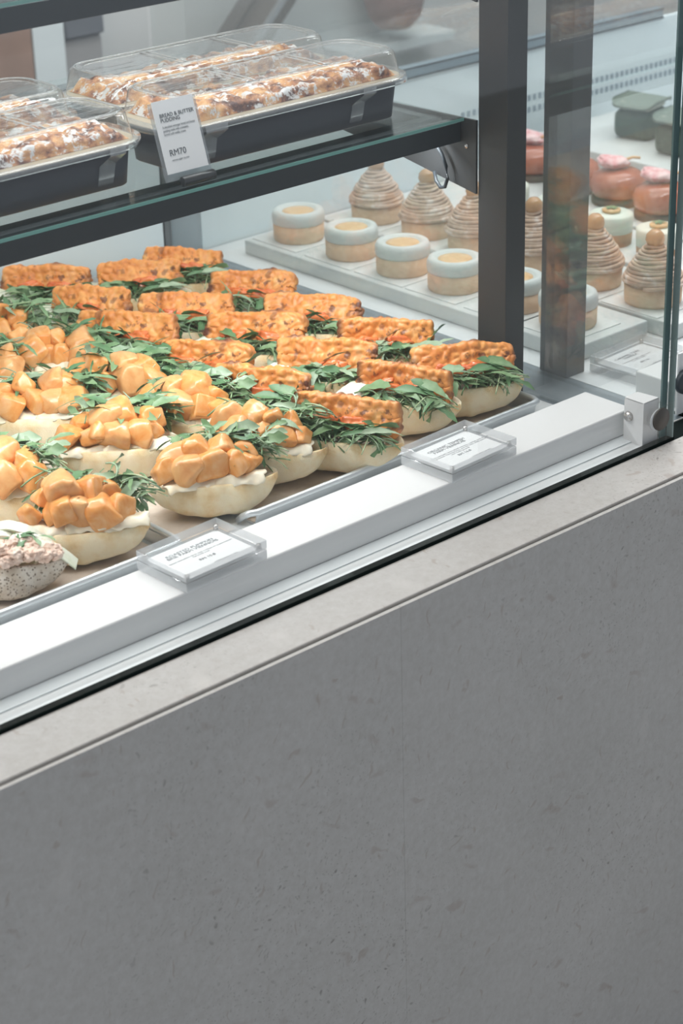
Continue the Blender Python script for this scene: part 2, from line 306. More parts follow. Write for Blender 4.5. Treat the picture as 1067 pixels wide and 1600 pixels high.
slab_lean('board', mat('brown_grey_board', (0.19, 0.165, 0.15), 0.5), -0.805, -0.728, 0.0, 0.02, 0.0, 0.92)
slab_lean('frame_edge', M_kframe, -0.817, -0.805, -0.01, 0.03, 0.0, 0.92); slab_lean('frame_edge', mat('steel_frame', (0.35, 0.38, 0.40), 0.4, 0.3), -0.728, -0.712, -0.01, 0.03, 0.0, 0.92)
slab_lean('frame_edge', M_kframe, -0.712, -0.682, -0.01, 0.03, 0.0, 0.92)
bm = bmesh.new(); add_lathe(bm, [(0, -0.09), (0.035, -0.085), (0.058, -0.06), (0.068, -0.02), (0.072, 0.04), (0.070, 0.09), (0.0, 0.10)], 24)
o = link('bread_basket', bm_mesh(bm), M_kbask, None, (1.45, 1.915, 0.01)); tag(o, 'blurred red brown rounded basket on the kitchen wall above the rail', 'basket')
o = box('wall_shelf', M_kwhite, 1.30, 1.62, 1.90, 2.00, -0.125, -0.105); tag(o, 'pale wall shelf under the red brown basket', 'shelf')

# ---------------------------------------------------------------- stone counter
e = empty('stone_counter', 'grey speckled limestone counter carrying the glass cases', 'counter', (0, 0, 0)); CNT = e
box('ledge_slab', M_stone, -1.6, 0.9, -0.107, -0.0457, -0.07, -0.03, e, 0.0012)
box('front_panel', M_stone, -1.6, -0.4621, -0.117, -0.1125, -0.78, -0.0302, e, 0.0004)
box('front_panel', M_stone, -0.4620, 0.9, -0.117, -0.1125, -0.78, -0.0302, e, 0.0004)
box('shadow_joint', mat('grey_joint', (0.27, 0.265, 0.26), 0.8), -1.6, 0.9, -0.1124, -0.1072, -0.70, -0.0335, e)
box('carcass', mat('counter_carcass', (0.3, 0.3, 0.3), 0.7), -1.6, 0.9, -0.107, 0.86, -0.80, -0.0705, e)

# ---------------------------------------------------------------- sandwich display case
X0 = -1.5
D = empty('sandwich_display_case', 'glass display case with black posts and white riser holding the sandwiches', 'display case', (0, 0, 0))
box('deck', M_deck, X0, 0.0, -0.0365, 0.845, -0.07, -0.030, D)
box('channel', mat('white_channel', (0.72, 0.77, 0.79), 0.3), X0, -0.002, -0.018, -0.0005, -0.0298, -0.0285, D, 0.0004)
box('gasket', M_gask, X0, 0.018, -0.0455, -0.0368, -0.07, -0.0268, D)
box('riser', M_white, X0, 0.0, 0.0, 0.0685, -0.0298, 0.0, D, 0.0022, 3)
box('base_strip', M_steel, 0.0005, 0.0167, -0.012, 0.845, -0.07, -0.0305, D)
fg = box('front_glass', M_glass, X0, 0.0145, -0.045, -0.0372, -0.0265, 0.95, D)
box('glass_edge', M_fedge, 0.0146, 0.0164, -0.045, -0.0372, -0.029, 0.95, fg)
sg = box('side_glass', M_sglass, 0.0045, 0.0115, -0.0345, 0.845, -0.0300, 0.95, D)
box('glass_edge', M_sedge, 0.0045, 0.0135, -0.0368, -0.0346, -0.0290, 0.95, sg)
box('post', M_post, -0.029, 0.0018, 0.165, 0.2085, -0.030, 0.95, D, 0.0008)
box('rear_post', M_black, 0.003, 0.0165, 0.846, 0.856, -0.05, 0.168, D)
box('back_panel', M_wall, X0, 0.0025, 0.846, 0.858, -0.07, 0.150, D)
box('rear_rail', M_rail, X0, 0.0025, 0.843, 0.862, 0.1505, 0.168, D, 0.001)
box('rear_glass', M_glass, X0, 0.0025, 0.850, 0.855, 0.1685, 0.95, D)
# corner bracket, its clamp cap and screws
def rounded(y0, y1, z0, z1, r):
    p = [(y0, z0), (y1, z0)]
    for k in range(5): a = PI/2*k/4; p.append((y1 - r + r*math.cos(a), z1 - r + r*math.sin(a)))
    p.append((y0, z1)); return p
bk = poly_prism('corner_bracket', M_white, rounded(-0.0335, -0.0065, -0.0298, 0.020, 0.004), 'X', -0.0215, -0.0195, D)
poly_prism('bracket_flange', M_white, [(-0.0195, -0.0298), (0.0035, -0.0298), (0.0035, 0.020), (-0.0195, 0.020)], 'Y', -0.0335, -0.0315, bk)
poly_prism('bracket_top', M_white, [(-0.0215, -0.0325), (-0.0205, -0.0335), (0.0035, -0.0335), (0.0, -0.0065), (-0.0205, -0.0065), (-0.0215, -0.0075)], 'Z', 0.0188, 0.0205, bk, 0.0006)
def disc(name, m, c, r, y0, y1, parent):
    bm = bmesh.new(); add_lathe(bm, [(0, 0), (r*0.96, 0), (r, 0.0008), (r, y1-y0-0.0008), (r*0.96, y1-y0), (0, y1-y0)], 32)
    return link(name, bm_mesh(bm), m, parent, (c[0], y1, c[1]), (PI/2, 0, 0))
disc('clamp_collar', M_acrs, (-0.0125, 0.0025), 0.0125, -0.0475, -0.0452, bk)
disc('clamp_cap', M_cap, (-0.0105, 0.0035), 0.0128, -0.0505, -0.0476, bk)
bm = bmesh.new(); add_lathe(bm, [(0, 0.0045), (0.0032, 0.0042), (0.0050, 0.0028), (0.0058, 0), (0, 0)], 20)
sc_me = bm_mesh(bm); link('screw', sc_me, M_screw, bk, (-0.0217, -0.0135, 0.000), (0, -PI/2, 0))
bm = bmesh.new(); add_lathe(bm, [(0, 0.002), (0.003, 0.0015), (0.0035, 0), (0, 0)], 16); link('screw', bm_mesh(bm), M_screw, D, (-0.004, -0.0035, -0.0285))
# shelves: lower one carries the puddings, upper one only its front bar shows
def shelf(z, lx):
    s = link('shelf_glass', None, None) if False else box('shelf_glass', M_shelfg, X0, -0.033, 0.2275, 0.72, z-0.005, z, D)
    box('glass_edge', M_gedge, X0, -0.033, 0.2268, 0.2274, z-0.0043, z-0.0008, s)
    box('shelf_front_bar', M_black, X0, -0.033, 0.232, 0.250, z-0.0285, z-0.0056, D, 0.0006)
    box('shelf_inner_bar', M_black, X0, -0.033, 0.262, 0.278, z-0.016, z-0.0056, D, 0.0006)
    box('shelf_rear_bar', M_black, X0, -0.033, 0.700, 0.716, z-0.0285, z-0.0056, D, 0.0006)
    box('shelf_end_bar', M_black, -0.049, -0.0335, 0.2785, 0.6995, z-0.0285, z-0.0056, D, 0.0006)
    box('led_strip', M_led, X0, -0.05, 0.2515, 0.2605, z-0.016, z-0.012, D)
    br = poly_prism('shelf_bracket', M_post, [(0.2088, z-0.084), (0.2088, z-0.001), (0.60, z-0.007), (0.60, z-0.0285), (0.345, z-0.062+0.002)], 'X', -0.0325, -0.0295, D)
    return br
b1 = shelf(0.290, 0); b2 = shelf(0.501, 0)
bm = bmesh.new(); add_lathe(bm, [(0, 0.002), (0.0022, 0.0015), (0.003, 0), (0, 0)], 16); link('screw', bm_mesh(bm), M_screw, b1, (-0.0327, 0.223, 0.258), (0, -PI/2, 0))
pts = [(-0.040 + 0.004*math.sin(a), 0.262 + 0.022*math.cos(a)*0.9, 0.2565 + 0.034*math.sin(a)) for a in [R(150 + k*17) for k in range(0, 15)]]
pts = [(-0.043, 0.272, 0.262), (-0.043, 0.262, 0.256), (-0.043, 0.252, 0.246), (-0.043, 0.245, 0.233), (-0.043, 0.243, 0.219), (-0.043, 0.247, 0.209), (-0.043, 0.254, 0.207), (-0.042, 0.262, 0.213), (-0.039, 0.268, 0.222)]
tube('cable_loop', M_black, pts, 0.0021, D, 8)

# ---------------------------------------------------------------- dessert display case next door
N = empty('dessert_display_case', 'neighbouring white lined glass case holding the tarts and cakes', 'display case', (0, 0, 0))
box('deck', M_deck, 0.076, 1.9, 0.005, 0.86, -0.07, -0.030, N)
box('black_filler', M_gask, 0.0185, 0.9, -0.045, -0.014, -0.069, -0.0305, CNT)
box('filler_trim', mat('grey_trim', (0.6, 0.58, 0.55), 0.5), 0.0185, 0.9, -0.0138, -0.0125, -0.069, -0.0295, CNT)
box('gasket', M_gask, 0.076, 0.9, -0.008, 0.0045, -0.069, -0.0290, N)
box('riser', M_white, 0.087, 1.9, 0.012, 0.0695, -0.0298, 0.0, N, 0.0022, 3)
sg2 = box('side_glass', M_glass, 0.060, 0.067, 0.012, 0.845, -0.030, 0.95, N)
box('post', M_black, 0.070, 0.102, 0.160, 0.2025, -0.030, 0.95, N, 0.0008)
box('base_strip', M_steel, 0.0169, 0.0755, -0.012, 0.860, -0.07, -0.0305, N)
box('rear_panel', M_gpanel, 0.0170, 0.081, 0.861, 0.871, -0.05, 0.160, N)
bw = box('back_panel', M_wall, 0.0815, 1.9, 0.862, 0.874, -0.07, 0.1425, N)
bm = bmesh.new()
for z in (0.0655, 0.0465):
    for k in range(60): add_box(bm, 0.60 + k*0.0125, 0.60 + k*0.0125 + 0.0062, 0.8605, 0.8619, z-0.0045, z+0.0045)
link('vent_slots', bm_mesh(bm), M_vent, bw)
box('rear_rail', M_rail, 0.0815, 1.075, 0.858, 0.876, 0.1430, 0.160, N, 0.001)
box('rail_lip', M_black, 0.0815, 1.075, 0.8565, 0.8578, 0.1430, 0.1455, N); box('rail_lip', M_black, 0.0815, 1.075, 0.8565, 0.8578, 0.1580, 0.160, N)
box('rear_glass', M_glass, 0.0815, 1.9, 0.866, 0.871, 0.1605, 0.95, N)
nb = box('glass_clamp_plate', M_white, 0.070, 0.110, -0.006, -0.003, -0.0290, 0.045, N, 0.001)
disc('clamp_cap', M_capd, (0.077, 0.011), 0.0140, -0.0125, -0.0065, nb)

# ---------------------------------------------------------------- acrylic price blocks
def sidemat(o):
    o.data.materials.append(M_acrs)
    for f in o.data.polygons:
        if abs(f.normal.z) < 0.5: f.material_index = 1
    return o
def price_block(loc, rz, label, l1, l2, desc, price):
    e = empty('price_block', label, 'price sign', loc, rz, 'clear acrylic price blocks')
    L, Wd, T = 0.0985, 0.0725, 0.0100
    sidemat(box('acrylic_base', M_acrb, -L/2, L/2, -Wd/2, Wd/2, 0.0001, T-0.0002, e, 0.0008))
    cd = box('price_card', M_paper, -L/2+0.006, L/2-0.006, -Wd/2+0.006, Wd/2-0.006, T, T+0.0003, e)
    sidemat(box('acrylic_top', M_acr, -L/2, L/2, -Wd/2, Wd/2, T+0.0006, 2*T, e, 0.0008))
    for sx in (-1, 1):
        for sy in (-1, 1):
            bm = bmesh.new(); add_lathe(bm, [(0, 0), (0.0024, 0), (0.0024, 0.0045), (0, 0.0045)], 16)
            link('magnet', bm_mesh(bm), M_screw, e, (sx*(L/2-0.0055), sy*(Wd/2-0.0055), T+0.0008))
    z = T + 0.0004
    text('title_text', l1 + '\n' + l2, 0.0058, M_ink, cd, (0, 0.0165, z), (0, 0, 0), 'CENTER', 0.0, 1.12, 0.85)
    text('description_text', desc, 0.0036, M_ink2, cd, (0, 0.0035, z), (0, 0, 0), 'CENTER', 0, 1.15, 0.9)
    text('price_text', price, 0.0052, M_ink, cd, (0, -0.0095, z), (0, 0, 0), 'CENTER', 0.0, 1.1)
    text('note_text', 'contains gluten and dairy', 0.0026, M_ink2, cd, (0.012, -0.0215, z), (0, 0, 0), 'CENTER', 0, 1.1)
    return e
price_block((-0.5735, 0.0345, 0.0), R(2.0), 'clear acrylic price block reading ROASTED PUMPKIN on the white riser', 'ROASTED PUMPKIN', 'BRIE PARM VIENNOIS', 'Roasted pumpkin, brie and rocket in a parmesan\nviennois bun', 'RM 15.8')
price_block((-0.2335, 0.0350, 0.0), R(2.6), 'clear acrylic price block reading ORGANIC TEMPEH on the white riser', 'ORGANIC TEMPEH', 'PARM VIENNOIS', 'Fried organic tempeh, semi dried tomato, rocket and cheese\nin a parmesan viennois bun, served with chilli sauce\nand fresh greens', 'RM 16.8')
price_block((-0.8735, 0.0400, 0.0), R(2.0), 'clear acrylic price block cut off at the left edge of the photo', 'TUNA', 'VIENNOIS', 'Tuna and cucumber', 'RM 15.8')
price_block((0.158, 0.1230, -0.0298), R(3.0), 'blurred acrylic price block behind the side glass in front of the round tarts', 'CARAMEL TART', 'VANILLA', 'Caramel tart with vanilla cream\nin a butter shell', 'RM 16')
price_block((0.262, 0.0425, 0.0), R(3.0), 'blurred acrylic price block on the neighbouring white riser at the right edge', 'CHESTNUT TART', 'MONT BLANC', 'Chestnut cream tart', 'RM 18')

# ---------------------------------------------------------------- baking trays
def tray(name, label, x0, x1, y0, y1, left, right, corner=False, rims=True):
    e = empty(name, label, 'tray', ((x0+x1)/2, (y0+y1)/2, -0.0299), 0, 'aluminium sheet trays')
    cx, cy = (x0+x1)/2, (y0+y1)/2; a, b, c2, d = x0-cx, x1-cx, y0-cy, y1-cy
    box('tray_floor', M_alu, a, b, c2, d, 0.0, 0.0022, e)
    box('baking_paper', M_kraft, a+0.002, b-0.006, c2+0.004, d-0.006, 0.0023, 0.0030, e)
    def side(p, q, nx, ny):
        bm = bmesh.new()
        w = 0.004
        vs = [bm.verts.new(v) for v in ((p[0], p[1], 0.001), (q[0], q[1], 0.001), (q[0]+nx*w, q[1]+ny*w, 0.017), (p[0]+nx*w, p[1]+ny*w, 0.017), (p[0]+nx*0.001, p[1]+ny*0.001, 0.001), (q[0]+nx*0.001, q[1]+ny*0.001, 0.001), (q[0]+nx*(w+0.001), q[1]+ny*(w+0.001), 0.017), (p[0]+nx*(w+0.001), p[1]+ny*(w+0.001), 0.017))]
        for f in ((0, 1, 2, 3), (7, 6, 5, 4), (0, 4, 5, 1), (1, 5, 6, 2), (2, 6, 7, 3), (3, 7, 4, 0)): bm.faces.new([vs[i] for i in f])
        return link('tray_side', bm_mesh(bm), M_alu, e)
    if not rims: return e
    side((a, c2), (b, c2), 0, -1); side((b, d), (a, d), 0, 1)
    pts = [(a, c2-0.005, 0.0168), (b-0.006, c2-0.005, 0.0168)]
    if right:
        side((b, c2), (b, d), 1, 0); pts += [(b+0.002, c2-0.003, 0.0168), (b+0.005, c2+0.004, 0.0168), (b+0.005, d+0.005, 0.0168)]
    if corner: pts = [(a-0.008, c2+0.016, 0.004), (a-0.008, c2+0.008, 0.011), (a-0.006, c2+0.000, 0.0160)] + pts
    tube('rolled_rim', M_alu, pts, 0.0037, e, 10)
    return e
tray('baking_tray', 'aluminium tray lined with brown paper under the tempeh sandwiches', -0.447, -0.038, 0.112, 0.83, False, True, True)
tray('baking_tray', 'narrow paper lined tray under the middle column of pumpkin sandwiches', -0.527, -0.463, 0.112, 0.83, False, False, False, False)
tray('baking_tray', 'left aluminium tray with brown paper under the fish sandwich', -1.30, -0.547, 0.112, 0.83, False, True)

# ---------------------------------------------------------------- food builders
ZT = -0.0268
def bun_mesh(L, Wd, H, seed, closed=0.0, mats=2):
    rnd = random.Random(seed); bm = bmesh.new(); NS = 44
    # cross-section in (y, z): outer from front lip under to back lip, then inner back to the front lip
    fh, bh = 0.84*H, 1.02*H
    out = []
    for k in range(19):
        t = k/18; a = R(168) + t*R(208)   # from the front lip round below to the back lip
        ca, sa = math.cos(a), math.sin(a)
        yy = math.copysign(abs(ca)**0.72, ca)*Wd/2; zz = H*0.46 + math.copysign(abs(sa)**0.80, sa)*H*0.46
        if t < 0.16: zz += (0.16-t)/0.16*(fh-0.60*H); yy += (0.16-t)/0.16*0.004
        if t > 0.80: zz += (t-0.80)/0.20*(bh-0.80*H); yy -= (t-0.80)/0.20*0.005
        out.append((yy, zz, 0))
    inn = []
    y1, z1, _ = out[-1]; y0, z0, _ = out[0]
    inn += [(y1-0.004, z1+0.001, 1), (y1-0.010, z1-0.002, 1), (y1-0.016, z1-0.014, 1), (y1-0.022, H*0.58, 1), (0.004, H*0.52, 1), (-0.010, H*0.56, 1), (y0+0.010, z0-0.004, 1), (y0+0.005, z0+0.0005, 1), (y0+0.002, z0+0.001, 0)]
    sec = out + inn; n = len(sec); zc = 0.80*H; rings = []
    for i in range(NS+1):
        t = -1 + 2*i/NS; s = max(0.02, (1-abs(t)**2.6))**0.62; x = t*L/2
        sz = max(0.05, (1-abs(t)**2.2))**0.55
        ring = []
        for yy, zz, mi in sec:
            z = zc + (zz-zc)*sz
            p = Vector((x, yy*s, z))
            q = noise.noise((x*28+seed*7, yy*30, z*30))*0.0036 + noise.noise((x*85+seed*5, yy*12, z*12))*0.0014 + noise.noise((x*90+seed, yy*90, z*90))*0.0011
            dv = Vector((0, yy, z-zc*0.8)); dv = dv.normalized() if dv.length > 1e-5 else Vector((0, 0, 1))
            p += dv*q*(0.4+0.6*s); p.y += noise.noise((x*14+seed*3, 0.3, 0))*0.006*s; p.z = max(p.z, 0.0)
            ring.append(bm.verts.new(p))
        rings.append(ring)
    for A, B in zip(rings, rings[1:]):
        for k in range(n):
            f = bm.faces.new((A[k], A[(k+1) % n], B[(k+1) % n], B[k])); f.smooth = True; f.material_index = 1 if (sec[k][2] and sec[(k+1) % n][2]) else 0
    bm.faces.new(rings[0][::-1]); bm.faces.new(rings[-1]); return bm_mesh(bm, 'bun')
def slab_mesh(L, Hh, T, seed):
    # fried tempeh slice: rounded box, its faces swollen into cells where the beans sit
    bm = bmesh.new(); nx, nz, ny = 64, 26, 8; half = Vector((L/2, T/2, Hh/2)); vs = {}
    def V(i, j, k):
        key = (i, j, k)
        if key in vs: return vs[key]
        p = Vector(((i/nx-.5)*L, (j/ny-.5)*T, (k/nz-.5)*Hh)); r = 0.0045
        q = Vector((max(-half.x+r, min(half.x-r, p.x)), max(-half.y+r, min(half.y-r, p.y)), max(-half.z+r, min(half.z-r, p.z))))
        d = p-q; nrm = d.normalized() if d.length > 1e-7 else Vector((0, 0, 1)); p = q + nrm*r
        sp = p*100 + Vector((seed*13.1, 0, 0)) + Vector((noise.noise(p*70), 0, noise.noise(p*70+Vector((5, 0, 0)))))*0.25; sp.y *= 0.6
        dist = noise.voronoi(sp)[0]; lump = (dist[1]-dist[0])
        p += nrm*(min(lump, 0.55)**0.75*0.0044 - 0.001) + nrm*noise.noise(p*45+Vector((seed, 0, 0)))*0.0026
        p.y += noise.noise((p.x*14+seed*5, p.z*10, 1))*0.009; p.z += noise.noise((p.x*20+seed*9, 0, 4))*0.006; p.x += noise.noise((p.z*40, seed*2.2, 4))*0.005; p.z *= 1 - (0.10+0.06*(seed % 3))*(p.x/half.x*(1 if seed % 2 else -1)*0.5+0.5)**2; p.z -= 0.0035*(abs(p.x)/half.x)**6*(1 if p.z > 0 else -1)
        v = bm.verts.new(p); vs[key] = v; return v
    def F(a, b, c2, d): f = bm.faces.new((a, b, c2, d)); f.smooth = True
    for i in range(nx):
        for k in range(nz):
            for j in (0, ny): F(V(i, j, k), V(i+1, j, k), V(i+1, j, k+1), V(i, j, k+1))
        for j in range(ny):
            for k in (0, nz): F(V(i, j, k), V(i+1, j, k), V(i+1, j+1, k), V(i, j+1, k))
    for k in range(nz):
        for j in range(ny):
            for i in (0, nx): F(V(i, j, k), V(i, j+1, k), V(i, j+1, k+1), V(i, j, k+1))
    me = bm_mesh(bm, 'tempeh'); at = me.attributes.new('char', 'FLOAT', 'POINT')
    for v in me.vertices:
        ed = max(abs(v.co.x)/(L/2), abs(v.co.z)/(Hh/2)); nz_ = noise.noise(v.co*32+Vector((seed*3, 5, 0)))
        at.data[v.index].value = max(0, min(0.85, (ed-0.86)*5*max(0, nz_+0.12)*2.8)) + (0.75 if noise.noise(v.co*75+Vector((seed*4, 0, 9))) > 0.40 else 0)*0.75
    return me
def add_leaf(bm, p, yaw, pitch, L, Wd, curl, twist, mi, rnd, lob=True):
    n = 9; yaw0 = yaw; d = Vector((math.cos(yaw)*math.cos(pitch), math.sin(yaw)*math.cos(pitch), math.sin(pitch))); p = Vector(p); rows = []
    stem = rnd.uniform(0.15, 0.4); ph = rnd.uniform(0, 6)
    for i in range(n+1):
        t = i/n; side = d.cross(Vector((0, 0, 1)))
        if side.length < 1e-3: side = Vector((1, 0, 0))
        side.normalize(); nrm = side.cross(d); tw = twist*t; s2 = math.cos(tw)*side + math.sin(tw)*nrm; n2 = s2.cross(d)
        if t < stem: w = 0.0007
        else:
            u = (t-stem)/(1-stem); w = Wd/2*(math.sin(PI*min(1, u*0.86+0.09))**0.75)
            if lob: w *= 0.62 + 0.38*abs(math.sin(u*PI*2.6+ph)) + (0.15 if u > 0.6 else 0)
            if i == n: w = 0.0004
        rows.append((bm.verts.new(p - s2*w + n2*w*0.35), bm.verts.new(p), bm.verts.new(p + s2*w + n2*w*0.35)))
        p = p + d*(L/n); pitch -= curl/n; yaw += rnd.uniform(-0.12, 0.12); 
        if p.z < 0.004: pitch = max(pitch, -0.05); p.z = max(p.z, 0.0035)
        d = Vector((math.cos(yaw)*math.cos(pitch), math.sin(yaw)*math.cos(pitch), math.sin(pitch)))
    for A, B in zip(rows, rows[1:]):
        for k in (0, 1):
            f = bm.faces.new((A[k], A[k+1], B[k+1], B[k])); f.smooth = True; f.material_index = mi
def add_stem(bm, p, yaw, pitch, L, rnd, mi=3):
    pts = []; p = Vector(p)
    bend = rnd.uniform(-1.8, 1.8); pc = pitch
    for i in range(8):
        pts.append(p.copy()); p = p + Vector((math.cos(yaw)*math.cos(pc), math.sin(yaw)*math.cos(pc), math.sin(pc)))*L/7; yaw += bend/7; pc -= rnd.uniform(0.05, 0.3)
        if p.z < 0.003: p.z = 0.003
    add_tube(bm, pts, rnd.uniform(0.0006, 0.001), 5, mi)
def rocket_mesh(seed, n, box_, yaws, drape=1.2):
    rnd = random.Random(seed); bm = bmesh.new(); (x0, x1), (y0, y1), (z0, z1) = box_
    for i in range(n):
        t = rnd.random(); x = x0 + (x1-x0)*t; y = rnd.uniform(y0, y1); z = rnd.uniform(z0, z1)
        yaw = rnd.choice(yaws) + rnd.gauss(0, 0.55); L = rnd.uniform(0.026, 0.060)
        x -= math.cos(yaw)*L*0.45; y -= math.sin(yaw)*L*0.3
        if rnd.random() < 0.62: add_leaf(bm, (x, y, z), yaw, rnd.uniform(-0.1, 0.6), L, rnd.choice((0.003, 0.0045, 0.006, 0.008, 0.011, 0.014))*rnd.uniform(.8, 1.2), rnd.uniform(0.3, drape), rnd.uniform(-1.3, 1.3), rnd.choices((0, 1, 2), (5, 4, 2.2))[0], rnd)
        else: add_stem(bm, (x, y, z), yaw, rnd.uniform(0, 0.5), L*0.9, rnd, rnd.choices((3, 0, 2), (2, 3, 2))[0])
    return bm_mesh(bm, 'rocket')
def chunk_mesh(seed, s):
    rnd = random.Random(seed); bm = bmesh.new()
    for sx in (-1, 1):
        for sy in (-1, 1):
            for sz in (-1, 1): bm.verts.new((sx*rnd.uniform(.5, 1.08)*s/2, sy*rnd.uniform(.38, .95)*s/2, sz*rnd.uniform(.35, .85)*s/2))
    bm.verts.new((rnd.uniform(-.3, .3)*s, rnd.uniform(-.3, .3)*s, .52*s))
    r = bmesh.ops.convex_hull(bm, input=bm.verts); bmesh.ops.delete(bm, geom=[g for g in r['geom_interior'] if isinstance(g, bmesh.types.BMVert)], context='VERTS')
    bmesh.ops.dissolve_limit(bm, angle_limit=R(22), verts=bm.verts, edges=bm.edges)
    bmesh.ops.bevel(bm, geom=list(bm.edges), offset=s*0.11, segments=3, profile=0.5, affect='EDGES', clamp_overlap=True)
    bmesh.ops.triangulate(bm, faces=[f for f in bm.faces if len(f.verts) > 4]); bmesh.ops.subdivide_edges(bm, edges=bm.edges, cuts=1, use_grid_fill=True)
    for v in bm.verts: v.co += v.normal*0 + Vector((1, 1, 1))*0 ; v.co *= 1 + noise.noise(v.co*90+Vector((seed, 0, 0)))*0.12
    for f in bm.faces: f.smooth = True
    return bm_mesh(bm, 'chunk')
def brie_mesh(seed, L, Wd, T):
    rnd = random.Random(seed); bm = bmesh.new(); NX, NY = 22, 12; g = []
    for layer in (0, 1):
        G = []
        for i in range(NX+1):
            row = []
            for j in range(NY+1):
                u = i/NX*2-1; v = j/NY; edge = min(1, (1-abs(u))*6)*min(1, (1-v)*6+0.3)
                x = u*L/2*(1 - 0.12*v*v) + noise.noise((v*3, seed, 0))*0.003; s = (1-v)*Wd    # v = 1 is the drooping front
                y = 0.010 - v*Wd*0.86; z = 0.003 - max(0, v-0.6)**1.5*Wd*0.9 + noise.noise((u*2.2+seed, v*2, 0))*0.0032
                y += noise.noise((u*2.6+seed*2, 3, 0))*0.0045*v
                row.append(bm.verts.new((x, y, z + (T*(0.35+0.65*edge) if layer else 0)))) 
            G.append(row)
        g.append(G)
    for layer in (0, 1):
        for i in range(NX):
            for j in range(NY):
                f = (g[layer][i][j], g[layer][i+1][j], g[layer][i+1][j+1], g[layer][i][j+1]); bm.faces.new(f if layer else f[::-1]).smooth = True
    for i in range(NX):
        for j in (0, NY): bm.faces.new((g[0][i][j], g[0][i+1][j], g[1][i+1][j], g[1][i][j])).smooth = True
    for j in range(NY):
        for i in (0, NX): bm.faces.new((g[0][i][j], g[0][i][j+1], g[1][i][j+1], g[1][i][j])).smooth = True
    return bm_mesh(bm, 'brie')
def blob_mesh(seed, sx, sy, sz, amp=0.25, fr=60):
    bm = bmesh.new(); bmesh.ops.create_icosphere(bm, subdivisions=4, radius=1)
    for v in bm.verts:
        k = 1 + amp*noise.noise(v.co*1.6+Vector((seed*3.3, 0, 0))) + amp*0.4*noise.noise(v.co*4+Vector((seed, 1, 0))); v.co = Vector((v.co.x*sx, v.co.y*sy, v.co.z*sz))*k
    for f in bm.faces: f.smooth = True
    return bm_mesh(bm, 'blob')
NV = 5
BUN = [bun_mesh(0.134, 0.068, 0.047, s) for s in range(NV)]
SLAB = [slab_mesh(0.112, 0.041, 0.0150, s) for s in range(NV+1)]
TROCK = [rocket_mesh(40+s, 82, ((-0.034, 0.054), (-0.023, -0.006), (0.037, 0.048)), (0, PI, -1.2, 1.2, 0.5, 2.6, -2.4)) for s in range(NV)]
PROCK = [rocket_mesh(60+s, 165, ((-0.040, 0.062), (0.012, 0.038), (0.046, 0.071)), (0, 0.5, PI, -0.7, 1.6, -1.5, 2.4)) for s in range(NV)]
CHUNK = [chunk_mesh(s, 0.0275+0.0050*(s % 4)) for s in range(12)]
BRIE = [brie_mesh(s, 0.056, 0.024, 0.0020) for s in range(4)]
TOM = [blob_mesh(s, 0.017, 0.0065, 0.0085, 0.5) for s in range(4)]
BRT = [blob_mesh(s+20, 0.019, 0.010, 0.0024, 0.35) for s in range(3)]
for lst, ms in ((BUN, [M_bun, M_crumb]), (SLAB, [M_bean]), (TROCK, M_leaf), (PROCK, M_leaf), (BRIE, [M_brie]), (TOM, [M_tomato]), (BRT, [M_cuke])):
    for me in lst:
        for q in ms: me.materials.append(q)
for i, me in enumerate(CHUNK): me.materials.append(M_pump2 if i % 4 == 3 else M_pump)
def rocketleaf(seed):
    rnd = random.Random(seed); bm = bmesh.new(); add_leaf(bm, (-0.02, 0, 0.0), 0, 0.5, 0.050, 0.0105, 1.3, rnd.uniform(-.6, .6), rnd.choice((0, 0, 1, 2)), rnd, seed % 3 != 0); return bm_mesh(bm)
RLEAF = [rocketleaf(s) for s in range(5)]
for me in RLEAF:
    for q in M_leaf: me.materials.append(q)
def put(name, me, parent, loc, rot=(0, 0, 0), sc=None):
    o = bpy.data.objects.new(name, me); COL.objects.link(o); o.parent = parent; o.location = loc; o.rotation_euler = rot
    if sc: o.scale = sc if isinstance(sc, tuple) else (sc, sc, sc)
    return o
def tempeh_sandwich(x, y, L, ang, i, label):
    rnd = random.Random(100+i); a = R(max(-60, min(-36, ang))); bx, by = -math.sin(a), math.cos(a)
    e = empty('tempeh_sandwich', label, 'sandwich', (x - bx*0.020, y - by*0.020, ZT), a, 'fried tempeh sandwiches')
    put('bun', BUN[i % NV], e, (0, 0, 0), (0, 0, rnd.uniform(-0.05, 0.05)), (1, 1, rnd.uniform(.94, 1.05)))
    put('tempeh_slice', SLAB[i % (NV+1)], e, (0, 0.013, 0.0560 + rnd.uniform(-.002, .002)), (R(-22) + rnd.uniform(-.22, .16), rnd.uniform(-0.07, 0.07), R(ang)-a), (max(.92, min(1.12, L/0.113)), 1, 1))
    r = put('rocket_leaves', TROCK[i % NV], e, (0, -0.001, 0.002), (0, 0, rnd.uniform(-0.1, 0.1))); r['kind'] = 'stuff'
    for k in range(3): put('rocket_leaf', RLEAF[(i+k) % 5], e, (rnd.uniform(-0.03, 0.045), rnd.uniform(-0.032, -0.02), rnd.uniform(0.040, 0.050)), (rnd.uniform(-.5, .5), rnd.uniform(-.3, .3), rnd.uniform(-0.8, 0.8) + (PI if k == 1 else 0)))
    for k, px in enumerate((-0.020, 0.016) if i % 3 != 1 else (0.008,)): put('roasted_tomato', TOM[(i+k) % 4], e, (px + rnd.uniform(-.005, .005), -0.0015, 0.0500), (R(-20), rnd.uniform(-.3, .3), rnd.uniform(-.2, .2)))
    put('cucumber_slice', BRT[i % 3], e, (-0.035, -0.018, 0.041), (0.3, 0.1, 0.3)); put('cucumber_slice', BRT[(i+1) % 3], e, (-0.058, -0.004, 0.044), (0.2, -0.3, 0.9))
    return e
